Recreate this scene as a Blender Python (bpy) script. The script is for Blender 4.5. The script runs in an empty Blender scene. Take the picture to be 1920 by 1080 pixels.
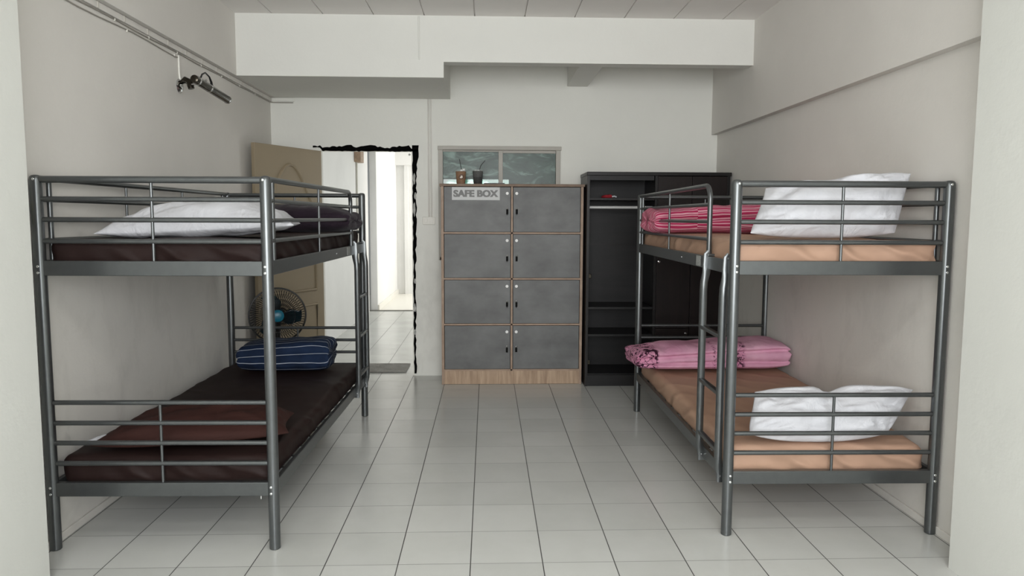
import bpy, bmesh, math, random
from mathutils import Vector, Matrix, noise
PI = math.pi
random.seed(7)
SC = bpy.context.scene
COL = SC.collection

# ------------------------------------------------------------------ camera
cd = bpy.data.cameras.new('camera'); cam = bpy.data.objects.new('camera', cd); COL.objects.link(cam)
Rw = ((0.9993853919, -0.0348709334, 0.0035855834), (0.0004522365, -0.0894513090, -0.9959910937), (0.0350518742, 0.9953805711, -0.0893805616))
r_, d_, f_ = (Vector(v) for v in Rw)
m = Matrix.Identity(4)
for i in range(3):
    m[i][0] = r_[i]; m[i][1] = -d_[i]; m[i][2] = -f_[i]
m.translation = (0.6689, -3.7134, 1.4293)
cam.matrix_world = m
cd.sensor_width = 36; cd.lens = 1322.79 / 1920 * 36; cd.shift_y = -13.0 / 1920
cd.clip_start = 0.05
SC.camera = cam

# ------------------------------------------------------------------ view and world
SC.view_settings.view_transform = 'Standard'; SC.view_settings.look = 'None'
SC.view_settings.gamma = 1; SC.view_settings.use_curve_mapping = False
SC.view_settings.exposure = -0.03
w = bpy.data.worlds.new('world'); SC.world = w; w.use_nodes = True
w.node_tree.nodes['Background'].inputs[0].default_value = (0.93, 0.97, 1.0, 1)
w.node_tree.nodes['Background'].inputs[1].default_value = 0.5
SC.cycles.max_bounces = 10; SC.cycles.diffuse_bounces = 6

def area(name, loc, tgt, sx, sy, e, col=(1, 1, 1), spread=PI):
    l = bpy.data.lights.new(name, 'AREA'); l.shape = 'RECTANGLE'; l.size = sx; l.size_y = sy; l.energy = e; l.color = col
    l.spread = spread
    o = bpy.data.objects.new(name, l); COL.objects.link(o); o.location = loc
    o.rotation_euler = (Vector(tgt) - Vector(loc)).to_track_quat('-Z', 'Y').to_euler()
    return o
# daylight of the big window wall behind the camera
area('front_window_light', (0.75, -5.6, 1.9), (0.75, 2.0, 1.45), 2.8, 1.8, 204, (0.985, 0.995, 1.0))
area('added_ceiling_fill', (0.75, -2.7, 2.84), (0.75, -2.7, 0), 1.2, 0.3, 16, (1.0, 1.0, 0.97))  # fill light added overhead to brighten the pillars and near floor
# unseen area lights added to brighten the corridor and the room beyond it
area('added_corridor_fill', (1.35, 4.6, 1.5), (-1.1, 4.9, 1.0), 2.2, 1.6, 27, (1.0, 0.99, 0.965))
area('added_far_room_fill', (1.9, 8.3, 1.9), (-1.0, 8.3, 0.9), 2.0, 2.0, 84, (1.0, 0.98, 0.95))

# ------------------------------------------------------------------ materials
def s2l(c):
    return tuple((x / 255 / 12.92 if x / 255 <= 0.04045 else ((x / 255 + 0.055) / 1.055) ** 2.4) for x in c) + (1,)
class M:
    def __init__(s, name, rgb, rough=0.6, metal=0.0, spec=0.5):
        s.m = bpy.data.materials.new(name); s.m.use_nodes = True
        s.t = s.m.node_tree; s.b = s.t.nodes['Principled BSDF']
        s.b.inputs['Base Color'].default_value = s2l(rgb); s.b.inputs['Roughness'].default_value = rough
        s.b.inputs['Metallic'].default_value = metal; s.b.inputs['Specular IOR Level'].default_value = spec
        s.rgb = s2l(rgb)
    def n(s, typ, **kw):
        x = s.t.nodes.new(typ)
        for k, v in kw.items(): setattr(x, k, v)
        return x
    def l(s, a, b): s.t.links.new(a, b)
    def coord(s, which='Object', scale=(1, 1, 1), rot=(0, 0, 0)):
        c = s.n('ShaderNodeTexCoord'); mp = s.n('ShaderNodeMapping')
        mp.inputs['Scale'].default_value = scale; mp.inputs['Rotation'].default_value = rot
        s.l(c.outputs[which], mp.inputs['Vector']); return mp.outputs[0]
    def noise(s, vec, scale, detail=3, rough=0.5, dist=0.0):
        x = s.n('ShaderNodeTexNoise'); x.inputs['Scale'].default_value = scale; x.inputs['Detail'].default_value = detail
        x.inputs['Roughness'].default_value = rough; x.inputs['Distortion'].default_value = dist
        s.l(vec, x.inputs['Vector']); return x.outputs['Fac']
    def ramp(s, fac, stops, interp='LINEAR'):
        x = s.n('ShaderNodeValToRGB'); x.color_ramp.interpolation = interp
        el = x.color_ramp.elements
        el[0].position = stops[0][0]; el[0].color = stops[0][1]
        el[1].position = stops[-1][0]; el[1].color = stops[-1][1]
        for p, c in stops[1:-1]:
            e = el.new(p); e.color = c
        s.l(fac, x.inputs[0]); return x.outputs[0]
    def mix(s, fac, a, b, mode='MIX'):
        x = s.n('ShaderNodeMix', data_type='RGBA', blend_type=mode)
        for k, v in ((0, fac), (6, a), (7, b)):
            if hasattr(v, 'is_linked'): s.l(v, x.inputs[k])
            else: x.inputs[k].default_value = v
        return x.outputs[2]
    def math(s, op, a, b=None, c=None):
        x = s.n('ShaderNodeMath', operation=op)
        for k, v in enumerate((a, b, c)):
            if v is None: continue
            if hasattr(v, 'is_linked'): s.l(v, x.inputs[k])
            else: x.inputs[k].default_value = v
        return x.outputs[0]
    def base(s, o): s.l(o, s.b.inputs['Base Color']); return s
    def bump(s, h, strength=0.3, dist=0.01):
        x = s.n('ShaderNodeBump'); x.inputs['Strength'].default_value = strength; x.inputs['Distance'].default_value = dist
        s.l(h, x.inputs['Height']); s.l(x.outputs[0], s.b.inputs['Normal']); return s
    def mottle(s, amt=0.12, scale=3.0, stretch=(1, 1, 1), detail=4):
        f = s.noise(s.coord('Object', stretch), scale, detail, 0.6)
        a = tuple(min(1, x * (1 + amt)) for x in s.rgb[:3]) + (1,); b = tuple(x * (1 - amt) for x in s.rgb[:3]) + (1,)
        s.base(s.ramp(f, [(0.3, b), (0.7, a)])); return s

def plaster(name, rgb, amt=0.05, scuff=False):
    x = M(name, rgb, 0.75, 0, 0.25)
    x.mottle(amt, 0.9, (1, 1, 1), 6)
    if scuff:   # hand marks and scuffs, worst on the lower half of the wall
        src = x.b.inputs['Base Color'].links[0].from_socket
        sp = x.n('ShaderNodeSeparateXYZ'); x.l(x.coord(), sp.inputs[0])
        lo = x.n('ShaderNodeMapRange'); x.l(sp.outputs[2], lo.inputs[0]); lo.inputs[1].default_value = 1.9; lo.inputs[2].default_value = 0.9
        n = x.noise(x.coord('Object', (1.5, 1.5, 0.9)), 3.2, 6, 0.62, 0.4)
        sm = x.ramp(n, [(0.50, (0, 0, 0, 1)), (0.72, (1, 1, 1, 1))])
        x.base(x.mix(x.math('MULTIPLY', x.math('MULTIPLY', sm, lo.outputs[0]), 0.20), src, s2l((150, 148, 142))))
    x.bump(x.noise(x.coord(), 18, 6, 0.65), 0.25, 0.006)
    return x.m
wall_m = plaster('wall_paint', (219, 216, 211), 0.05, True)
back_m = plaster('back_wall_paint_lightened', (228, 228, 222), 0.04, True)  # wall paint made lighter, the back wall's extra brightness is put into the colour
pillar_m = plaster('pillar_paint_darkened', (209, 210, 205), 0.03)  # separate darker paint, tones down the light on the pillars by colour
beam_m = plaster('beam_paint', (225, 225, 220), 0.03)
ceil_m = M('ceiling_panel', (233, 230, 227), 0.8, 0, 0.2).mottle(0.03, 1.2).m
corr_m = plaster('corridor_paint', (222, 222, 220), 0.06)
white_m = M('white_gloss_paint', (222, 220, 212), 0.4).m

def floor_mat():
    x = M('floor_tile', (190, 190, 184), 0.22, 0, 0.55)
    c = x.n('ShaderNodeTexCoord'); sp = x.n('ShaderNodeSeparateXYZ'); x.l(c.outputs['Object'], sp.inputs[0])
    def line(o, wd):
        f = x.math('FRACT', x.math('ADD', x.math('DIVIDE', o, 0.3), 0.5))
        return x.math('LESS_THAN', x.math('ABSOLUTE', x.math('SUBTRACT', f, 0.5)), wd)
    lx = line(sp.outputs[0], 0.0075); ly = line(sp.outputs[1], 0.0065)
    # tile to tile tone
    fl = x.n('ShaderNodeVectorMath', operation='FLOOR'); sc = x.n('ShaderNodeVectorMath', operation='SCALE'); sc.inputs['Scale'].default_value = 1 / 0.3
    x.l(c.outputs['Object'], sc.inputs[0]); x.l(sc.outputs[0], fl.inputs[0])
    wn = x.n('ShaderNodeTexWhiteNoise'); x.l(fl.outputs[0], wn.inputs['Vector'])
    tone = x.ramp(wn.outputs['Value'], [(0, s2l((192, 193, 190))), (1, s2l((201, 202, 199)))])
    grime = x.ramp(x.noise(x.coord(), 2.2, 5, 0.6), [(0.35, (0.93, 0.93, 0.92, 1)), (0.65, (1, 1, 1, 1))])
    colr = x.mix(1.0, tone, grime, 'MULTIPLY')
    speck = x.ramp(x.noise(x.coord(), 38, 2, 0.5), [(0.0, (1, 1, 1, 1)), (0.80, (1, 1, 1, 1)), (0.83, (0.45, 0.44, 0.42, 1))])
    colr = x.mix(1.0, colr, speck, 'MULTIPLY')
    colr = x.mix(ly, colr, s2l((135, 136, 132)))
    colr = x.mix(lx, colr, s2l((72, 72, 70)))
    x.base(colr)
    g = x.math('MAXIMUM', lx, ly)
    rg = x.math('ADD', x.math('MULTIPLY', x.noise(x.coord(), 5, 3), 0.10), 0.17)
    x.l(x.math('MAXIMUM', rg, x.math('MULTIPLY', g, 0.7)), x.b.inputs['Roughness'])
    hh = x.math('SUBTRACT', x.math('MULTIPLY', x.noise(x.coord(), 2.5, 1), 0.25), g)
    x.bump(hh, 0.25, 0.0016)
    return x.m
floor_m = floor_mat()

def metal(name, rgb, rough, mt=0.85):
    x = M(name, rgb, rough, mt); return x.mottle(0.05, 25).m
tube_m = metal('grey_powder_coated_steel', (100, 103, 104), 0.30, 0.8)
chrome_m = M('chrome', (205, 205, 205), 0.12, 1.0).m
lampm = M('dark_nickel', (66, 62, 55), 0.22, 1.0).m
bolt_m = M('bright_bolt', (225, 228, 228), 0.2, 0.9).m
black_m = M('black_plastic', (18, 18, 19), 0.35).m

def fabric(name, rgb, rough=0.85, wr=6, strength=0.5, stretch=(1, 1, 1), sheen=0.0, amt=0.06):
    x = M(name, rgb, rough, 0, 0.2); x.mottle(amt, 5)
    x.bump(x.noise(x.coord('Object', stretch), wr, 4, 0.55, 0.6), strength, 0.02)
    x.b.inputs['Sheen Weight'].default_value = sheen
    return x.m
def sheet(name, rgb, rough=0.6, amt=0.1, bs=0.8, sp=0.3):
    x = M(name, rgb, rough, 0, sp); x.mottle(amt, 3)
    wv = x.n('ShaderNodeTexWave', wave_type='BANDS', bands_direction='DIAGONAL'); wv.inputs['Scale'].default_value = 2.3
    wv.inputs['Distortion'].default_value = 7.0; wv.inputs['Detail'].default_value = 2.0; wv.inputs['Detail Scale'].default_value = 0.9
    x.l(x.coord('Object', (1, 0.7, 1.4)), wv.inputs['Vector'])
    h = x.math('ADD', x.math('POWER', wv.outputs['Fac'], 3.0), x.math('MULTIPLY', x.noise(x.coord(), 3, 3), 0.8))
    g_ = x.n('ShaderNodeNewGeometry'); sz = x.n('ShaderNodeSeparateXYZ'); x.l(g_.outputs['Normal'], sz.inputs[0])
    up_ = x.math('SUBTRACT', 1.0, x.math('MULTIPLY', x.math('ABSOLUTE', sz.outputs[2]), 0.8))
    x.bump(x.math('MULTIPLY', h, up_), bs, 0.02)
    return x.m
brown_sheet = sheet('dark_brown_sheet', (36, 23, 21), 0.62, 0.15, 0.55, 0.2)
tan_sheet = sheet('tan_sheet', (176, 143, 122), 0.6, 0.06)
white_case = fabric('white_cotton', (206, 207, 212), 0.85, 5.5, 0.9, (1.6, 1, 1.6), 0.0, 0.02)
brown_case = fabric('brown_pillowcase', (54, 31, 27), 0.8, 4.0, 0.5, (1, 1, 2), 0.0, 0.15)
purple_m = fabric('dark_purple_quilt', (38, 28, 38), 0.85, 7, 0.6, (1, 1, 2.5), 0.1, 0.35)

def uvsep(x):
    c = x.n('ShaderNodeTexCoord'); sp = x.n('ShaderNodeSeparateXYZ'); x.l(c.outputs['UV'], sp.inputs[0]); return sp.outputs[0], sp.outputs[1]
def navy_mat():
    x = M('navy_striped_cotton', (32, 48, 78), 0.85, 0, 0.2)
    u, v = uvsep(x)
    wob = x.math('MULTIPLY', x.noise(x.coord(), 4, 2), 0.006)
    f = x.math('FRACT', x.math('DIVIDE', x.math('ADD', v, wob), 0.052))
    st = x.math('LESS_THAN', x.math('ABSOLUTE', x.math('SUBTRACT', f, 0.5)), 0.045)
    base = x.ramp(x.noise(x.coord(), 8, 4), [(0.3, s2l((17, 28, 48))), (0.7, s2l((30, 46, 74)))])
    x.base(x.mix(st, base, s2l((160, 166, 176))))
    x.bump(x.noise(x.coord('Object', (1, 1, 1)), 9, 4, 0.5, 0.5), 0.5, 0.012)
    return x.m
def magenta_mat():
    x = M('magenta_striped_cotton', (190, 60, 105), 0.85, 0, 0.2)
    u, v = uvsep(x)
    wob = x.math('MULTIPLY', x.noise(x.coord('Object', (1, 1, 1)), 7, 2), 0.012)
    vv = x.math('ADD', v, wob)
    # patchwork: the stripe phase jumps from block to block along the length
    blk = x.math('FLOOR', x.math('DIVIDE', u, 0.27))
    vv = x.math('ADD', vv, x.math('MULTIPLY', blk, 0.013))
    f = x.math('FRACT', x.math('DIVIDE', vv, 0.056))
    pk = s2l((214, 156, 170)); mg = s2l((172, 48, 88)); dk = s2l((150, 36, 74))
    col = x.ramp(f, [(0, mg), (0.28, pk), (0.47, dk), (0.56, pk), (0.66, mg), (0.84, pk)], 'CONSTANT')
    x.base(col)
    x.bump(x.noise(x.coord('Object', (1, 1, 1.6)), 8, 4, 0.5, 0.8), 0.6, 0.015)
    return x.m
def pink_mat():
    x = M('pink_floral_quilt', (205, 140, 172), 0.8, 0, 0.25)
    u, v = uvsep(x)
    base = x.ramp(x.noise(x.coord(), 5, 3), [(0.3, s2l((200, 140, 168))), (0.7, s2l((222, 172, 194)))])
    band = x.ramp(u, [(0, (1, 1, 1, 1)), (0.13, (1, 1, 1, 1)), (0.145, (0, 0, 0, 1)), (0.50, (0, 0, 0, 1)), (0.515, (.75, .75, .75, 1)), (0.535, (0, 0, 0, 1)), (0.62, (0, 0, 0, 1)), (0.64, (.9, .9, .9, 1)), (0.71, (.9, .9, .9, 1)), (0.73, (0, 0, 0, 1))])
    n1 = x.n('ShaderNodeTexNoise'); n1.inputs['Scale'].default_value = 19; n1.inputs['Detail'].default_value = 1.5; n1.inputs['Distortion'].default_value = 1.6
    x.l(x.coord(), n1.inputs['Vector'])
    scr = x.math('LESS_THAN', x.math('ABSOLUTE', x.math('SUBTRACT', n1.outputs['Fac'], 0.5)), 0.026)
    dots = x.math('LESS_THAN', x.noise(x.coord(), 30, 0), 0.33)
    k = x.math('MULTIPLY', x.math('MAXIMUM', scr, dots), band)
    mauve = x.mix(x.math('MULTIPLY', band, 0.35), base, s2l((176, 90, 130)))
    x.base(x.mix(k, mauve, s2l((52, 20, 40))))
    x.bump(x.noise(x.coord('Object', (1.4, 1, 2)), 9, 4, 0.5, 0.8), 0.7, 0.015)
    return x.m
navy_m, magenta_m, pink_m = navy_mat(), magenta_mat(), pink_mat()

def wood(name, a, b, rough=0.5, stretch=(1, 1, 12), sc=4):
    x = M(name, a, rough, 0, 0.25)
    f = x.noise(x.coord('Object', stretch), sc, 5, 0.6, 0.4)
    x.base(x.ramp(f, [(0.3, s2l(a)), (0.7, s2l(b))])); return x.m
oak_m = wood('light_oak_veneer', (150, 126, 106), (190, 166, 142), 0.5, (9, 9, 0.8), 4)
oakh_m = wood('oak_edge', (146, 124, 108), (172, 150, 132), 0.5, (2, 2, 2), 5)
slate_m = M('slate_grey_laminate', (101, 102, 102), 0.5).mottle(0.32, 3.0, (1, 1, 1.5), 7).m
dark_m = wood('black_brown_laminate', (26, 24, 24), (34, 32, 32), 0.35, (1, 1, 9), 3)
inner_m = wood('charcoal_laminate', (30, 30, 31), (38, 37, 38), 0.45, (1, 1, 9), 3)
brown_door_m = wood('dark_wenge_laminate', (20, 14, 13), (30, 21, 20), 0.4, (9, 9, 0.7), 3)
door_m = M('beige_door_skin', (146, 133, 110), 0.55).mottle(0.03, 2).m
frame_m = M('aluminium_frame', (172, 168, 160), 0.5).mottle(0.06, 4).m
tar_m = M('black_sealant', (4, 4, 4), 0.9, 0, 0.1).m
key_m = M('matte_black_key', (6, 6, 6), 0.7, 0, 0.15).m
oakt_m = wood('darker_oak_top', (112, 94, 80), (134, 114, 98), 0.5, (2, 2, 2), 5)
patch_m = M('grey_filler', (170, 170, 166), 0.8).mottle(0.3, 30).m
def glass_mat():
    x = M('filmed_window_glass', (130, 150, 140), 0.25, 0, 0.2)
    n = x.noise(x.coord('Object', (1.2, 1, 3.5)), 3.2, 6, 0.62, 1.3)
    col = x.ramp(n, [(0.30, s2l((36, 58, 50))), (0.52, s2l((56, 82, 72))), (0.66, s2l((124, 152, 142)))])
    x.base(col)
    c = x.n('ShaderNodeTexCoord'); sp = x.n('ShaderNodeSeparateXYZ'); x.l(c.outputs['Object'], sp.inputs[0])
    z = x.math('LESS_THAN', sp.outputs[2], 1.768)
    xx = x.math('LESS_THAN', sp.outputs[0], 0.86)
    clear = x.math('MULTIPLY', z, xx)  # clear patch added so the glowing panel behind shows as a bright strip
    x.l(x.math('ADD', x.math('MULTIPLY', clear, 0.80), 0.12), x.b.inputs['Transmission Weight'])
    x.l(x.math('SUBTRACT', 0.25, x.math('MULTIPLY', clear, 0.21)), x.b.inputs['Roughness'])
    x.bump(n, 0.08, 0.01)
    return x.m
glass_m = glass_mat()

# ------------------------------------------------------------------ mesh helpers
class MB:
    def __init__(s): s.v = []; s.f = []; s.uv = {}
    def add(s, vs, fs):
        o = len(s.v); s.v += [tuple(v) for v in vs]; s.f += [tuple(i + o for i in f) for f in fs]; return s
    def box(s, x0, x1, y0, y1, z0, z1, bev=0.0):
        if bev <= 0:
            vs = [(x, y, z) for x in (x0, x1) for y in (y0, y1) for z in (z0, z1)]
            return s.add(vs, [(0, 1, 3, 2), (4, 6, 7, 5), (0, 4, 5, 1), (2, 3, 7, 6), (0, 2, 6, 4), (1, 5, 7, 3)])
        b = bmesh.new(); bmesh.ops.create_cube(b, size=1)
        for v in b.verts: v.co = Vector(((x0 + x1) / 2 + v.co.x * (x1 - x0), (y0 + y1) / 2 + v.co.y * (y1 - y0), (z0 + z1) / 2 + v.co.z * (z1 - z0)))
        bmesh.ops.bevel(b, geom=b.edges[:], offset=min(bev, 0.49 * min(x1 - x0, y1 - y0, z1 - z0)), segments=3, profile=0.5, affect='EDGES')
        b.verts.index_update()
        s.add([v.co[:] for v in b.verts], [[v.index for v in f.verts] for f in b.faces]); b.free(); return s
    def tube(s, pts, r, n=14, cap=True, rs=None, flat=None):
        """tube along pts; rs radius per point; flat (a,b) scale per point of two frame axes"""
        pts = [Vector(p) for p in pts]; N = len(pts)
        t0 = (pts[1] - pts[0]).normalized()
        up = Vector((0, 0, 1)) if abs(t0.z) < 0.9 else Vector((0, 1, 0))
        nrm = (up - t0 * up.dot(t0)).normalized()
        o = len(s.v); vs = []
        for i, p in enumerate(pts):
            t = (pts[min(i + 1, N - 1)] - pts[max(i - 1, 0)]).normalized()
            nrm = (nrm - t * nrm.dot(t)).normalized(); bi = t.cross(nrm)
            rr = rs[i] if rs else r
            fa, fb = flat[i] if flat else (1, 1)
            for k in range(n):
                a = 2 * PI * k / n
                vs.append(p + nrm * math.cos(a) * rr * fa + bi * math.sin(a) * rr * fb)
        fs = [(i * n + k, i * n + (k + 1) % n, (i + 1) * n + (k + 1) % n, (i + 1) * n + k) for i in range(N - 1) for k in range(n)]
        if cap: fs += [tuple(range(n))[::-1], tuple(range((N - 1) * n, N * n))]
        return s.add(vs, fs)
    def lathe(s, prof, n=32, c=(0, 0, 0), ax=None):
        """prof [(r,h)] around z (or axis ax) at c"""
        q = Vector((0, 0, 1)).rotation_difference(Vector(ax)) if ax else None
        vs = []
        for r, h in prof:
            for k in range(n):
                v = Vector((r * math.cos(2 * PI * k / n), r * math.sin(2 * PI * k / n), h))
                if q: v = q @ v
                vs.append(v + Vector(c))
        fs = [(i * n + k, i * n + (k + 1) % n, (i + 1) * n + (k + 1) % n, (i + 1) * n + k) for i in range(len(prof) - 1) for k in range(n)]
        fs += [tuple(range(n))[::-1], tuple(range((len(prof) - 1) * n, len(prof) * n))]
        return s.add(vs, fs)
    def prism(s, pts, y0, y1):
        n = len(pts)
        vs = [(x, y0, z) for x, z in pts] + [(x, y1, z) for x, z in pts]
        return s.add(vs, [tuple(range(n)), tuple(range(2 * n - 1, n - 1, -1))] + [(k, k + n, (k + 1) % n + n, (k + 1) % n) for k in range(n)])
    def build(s, name, mat, parent=None, smooth=False, loc=None):
        me = bpy.data.meshes.new(name); me.from_pydata(s.v, [], s.f); me.materials.append(mat)
        b = bmesh.new(); b.from_mesh(me); bmesh.ops.recalc_face_normals(b, faces=b.faces[:]); b.to_mesh(me); b.free()
        if smooth:
            me.polygons.foreach_set('use_smooth', [True] * len(me.polygons))
            try: me.set_sharp_from_angle(angle=math.radians(40))
            except Exception: pass
        o = bpy.data.objects.new(name, me); COL.objects.link(o)
        if parent: o.parent = parent
        if loc: o.location = loc
        return o
def tag(o, label, cat=None, group=None, kind=None):
    if label: o['label'] = label
    if cat: o['category'] = cat
    if group: o['group'] = group
    if kind: o['kind'] = kind
    return o
def thing(name, label, cat, loc=(0, 0, 0), rz=0, group=None):
    o = bpy.data.objects.new(name, None); COL.objects.link(o); o.location = loc; o.rotation_euler = (0, 0, rz); o.empty_display_size = 0.1
    return tag(o, label, cat, group)
def struct(mb, name, mat, label=None, smooth=False):
    o = mb.build(name, mat, None, smooth); o['kind'] = 'structure'
    if label: o['label'] = label
    return o
def copy_tree(o, parent=None):
    c = o.copy(); COL.objects.link(c); c.parent = parent
    for ch in list(o.children): copy_tree(ch, c)
    return c

# ------------------------------------------------------------------ the room
XL, XR, YB, ZC, YF = -1.218, 2.722, 2.61, 2.91, -6.0
struct(MB().box(-2.6, 4.2, YF - 0.3, 7.08, -0.1, 0), 'floor', floor_m, 'light grey square floor tiles with dark grout lines')
struct(MB().box(XL - 0.1, XL, YF, YB, 0, ZC), 'wall_left', wall_m, 'plain grey-white left wall')
struct(MB().box(XR, XR + 0.1, YF, YB, 0, ZC), 'wall_right', wall_m, 'plain grey-white right wall')
# protruding upper parts of both side walls
struct(MB().box(XL - 0.02, -1.172, -0.99, YB, 2.462, ZC), 'trim_1', wall_m, 'concrete beam standing slightly proud along top of the left wall')
struct(MB().prism([(2.668, 2.172), (XR + 0.02, 2.172), (XR + 0.02, ZC), (2.668, ZC)], -0.99, YB), 'trim_2', wall_m, 'deep beam standing slightly proud along top of the right wall')
# near pillars either side of the camera's view
struct(MB().box(XL - 0.02, -1.05, YF, -0.99, 0, ZC), 'wall_front_left', pillar_m, 'pale pillar at the left edge of the picture')
struct(MB().box(2.567, XR + 0.02, YF, -0.99, 0, ZC), 'wall_front_right', pillar_m, 'pale pillar at the right edge of the picture')
# ceiling of long panels with open seams
mb = MB(); mb.box(-1.5, 3.0, YF, YB + 0.1, ZC + 0.012, ZC + 0.1)
x = -0.905 - 0.37 * 2
while x < 3.0:
    x0 = max(x + 0.004, -1.5); x1 = min(x + 0.366, 3.0)
    if x1 > x0: mb.box(x0, x1, YF, YB + 0.1, ZC, ZC + 0.014)
    x += 0.37
ceil = struct(mb, 'ceiling', ceil_m, 'pale ceiling of long panels with thin dark seams')
# back wall with door and window openings
DX0, DX1, DZ = -0.80, 0.012, 2.012
WX0, WX1, WZ0, WZ1 = 0.245, 1.312, 1.05, 2.045
mb = MB()
y0, y1 = YB, YB + 0.1
mb.box(-2.6, DX0, y0, y1, 0, ZC); mb.box(DX0, DX1, y0, y1, DZ, ZC); mb.box(DX1, WX0, y0, y1, 0, ZC)
mb.box(WX0, WX1, y0, y1, WZ1, ZC); mb.box(WX0, WX1, y0, y1, 0, WZ0); mb.box(WX1, 4.2, y0, y1, 0, ZC)
struct(mb, 'wall_back', back_m, 'pale back wall with doorway and high window')
# boxed beam across the room: deep box on the left, thin beam on the right
struct(MB().prism([(-1.172, 2.463), (0.345, 2.463), (0.345, 2.577), (2.668, 2.577), (2.668, ZC), (-1.172, ZC)], 1.65, 1.77), 'trim_3', beam_m, 'white cross beam along the top of the room, deeper at its left half')
struct(MB().box(-1.172, 0.345, 1.77, YB, 2.463, ZC), 'trim_4', beam_m, 'boxed-in part of the beam reaching back to the wall')
struct(MB().box(1.372, 1.552, 1.77, YB, 2.582, ZC, 0.004), 'trim_5', beam_m, 'short beam running from thin cross beam to the back wall')
# skirting tiles edge
struct(MB().box(XL, XL + 0.012, -0.99, YB, 0, 0.035, 0.003), 'baseboard_left', wall_m)
struct(MB().box(XR - 0.012, XR, -0.99, YB, 0, 0.035, 0.003), 'baseboard_right', wall_m)

# corridor behind the doorway
CW = -1.12
struct(MB().box(CW - 0.12, CW, YB + 0.1, 6.86, 0, 2.7), 'wall_corridor_left', corr_m, 'pale scuffed corridor wall seen through the doorway')
struct(MB().box(1.5, 1.6, YB + 0.1, 7.08, 0, 2.7), 'wall_corridor_right', corr_m)
struct(MB().box(CW - 0.1, 1.6, YB + 0.1, 7.08, 2.7, 2.8), 'ceiling.001', corr_m)
mb = MB(); mb.box(-2.6, CW, 6.86, 7.0, 0, 2.7); mb.box(CW, 1.6, 6.9, 7.08, 2.42, 2.7)
mb.box(0.15, 1.6, 6.9, 7.08, 0, 2.42)
struct(mb, 'wall_corridor_end', corr_m, 'end of the corridor around the far opening')
struct(MB().box(CW - 0.02, 0.15, 7.06, 7.10, -0.05, 0.012), 'trim_6', M('threshold_dark', (120, 118, 112), 0.6).m, 'thin threshold strip at the corridor end')
struct(MB().box(-2.6, 3.4, 7.10, 9.7, -0.1, 0.004), 'floor.001', white_m, 'bright white floor of the far room')
struct(MB().box(-1.11, -1.01, 7.10, 9.5, 0, 3.0), 'wall_far_left', corr_m, 'bright wall of the far room')
struct(MB().box(-1.01, -0.985, 7.10, 9.5, 0.0, 0.09, 0.004), 'baseboard_far_left', white_m)
mb = MB(); mb.box(-2.6, 3.4, 9.5, 9.6, 0, 3.0)
mb.box(-0.86, -0.79, 9.44, 9.5, 0, 3.0); mb.box(-1.01, -0.55, 9.35, 9.5, 2.38, 3.0)
struct(mb, 'wall_far_back', corr_m, 'white far wall with a slim column')
struct(MB().box(3.3, 3.4, 7.1, 9.5, 0, 3.0), 'wall_far_right', corr_m)
struct(MB().box(-2.6, 3.4, 7.1, 9.6, 3.0, 3.1), 'ceiling.002', corr_m)

wn_ = bpy.data.objects.new('added_glow_panel', None); COL.objects.link(wn_); tag(wn_, 'added glowing panel in a window frame at the far end of the corridor', None, None, 'structure'); wn_.location = (0.55, 6.88, 1.5)  # glowing panel added behind the glass to give its bright lower strip
fr = MB()
for a_, b_, c_, d_2 in ((-0.50, 0.50, -0.54, -0.50), (-0.50, 0.50, 0.50, 0.54), (-0.50, -0.46, -0.5, 0.5), (0.46, 0.50, -0.5, 0.5)): fr.box(a_, b_, -0.02, 0.02, c_, d_2)
fr.build('window_frame', frame_m, wn_)
glow = M('added_glow_pane', (240, 245, 245), 0.5); glow.b.inputs['Emission Color'].default_value = (0.93, 1, 1, 1); glow.b.inputs['Emission Strength'].default_value = 3.5
MB().box(-0.46, 0.46, 0.0, 0.006, -0.5, 0.5).build('pane', glow.m, wn_)

# ------------------------------------------------------------------ doorway: leaf and torn black edge
hinge = Vector((-0.800, 2.60)); free = Vector((-1.150, 1.895)); dv = (free - hinge); dl = dv.length
door = bpy.data.objects.new('door_1', None); COL.objects.link(door); tag(door, 'beige moulded door leaf standing open against the left wall', None, None, 'structure')
door.location = (hinge.x, hinge.y, 0); door.rotation_euler = (0, 0, math.atan2(dv.y, dv.x))
MB().box(0, dl, -0.018, 0.018, 0.012, 2.005, 0.003).build('leaf', door_m, door)
def ring_mould(pts, side, w=0.024, h=0.007):
    # raised moulding along closed outline on the face at y = side*0.018
    m_ = MB(); P = [Vector((a, side * 0.0185, b)) for a, b in pts]
    m_.tube(P + [P[0], P[1]], w * 0.55, 8, False); return m_
W = dl
def rect(x0, x1, z0, z1): return [(x0, z0), (x1, z0), (x1, z1), (x0, z1)]
arch = [(0.10, 0.80), (W - 0.10, 0.80), (W - 0.10, 1.50)] + [(W - 0.10 - (W - 0.20) * k / 28, 1.50 + 0.36 * (0.5 - 0.5 * math.cos(2 * PI * k / 28)) ** 0.65) for k in range(1, 28)] + [(0.10, 1.50)]
for side in (1, -1):
    ring_mould(arch, side).build('arched_moulding', door_m, door, True)
    ring_mould(rect(0.10, W - 0.10, 0.14, 0.67), side).build('panel_moulding', door_m, door, True)
mb = MB(); mb.lathe([(0.026, 0), (0.026, 0.006), (0.01, 0.01), (0.01, 0.035), (0.026, 0.045), (0.028, 0.06), (0.018, 0.072), (0.001, 0.074)], 20, (dl - 0.07, 0.018, 1.0), (0, 1, 0))
mb.build('door_knob', chrome_m, door, True)

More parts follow.
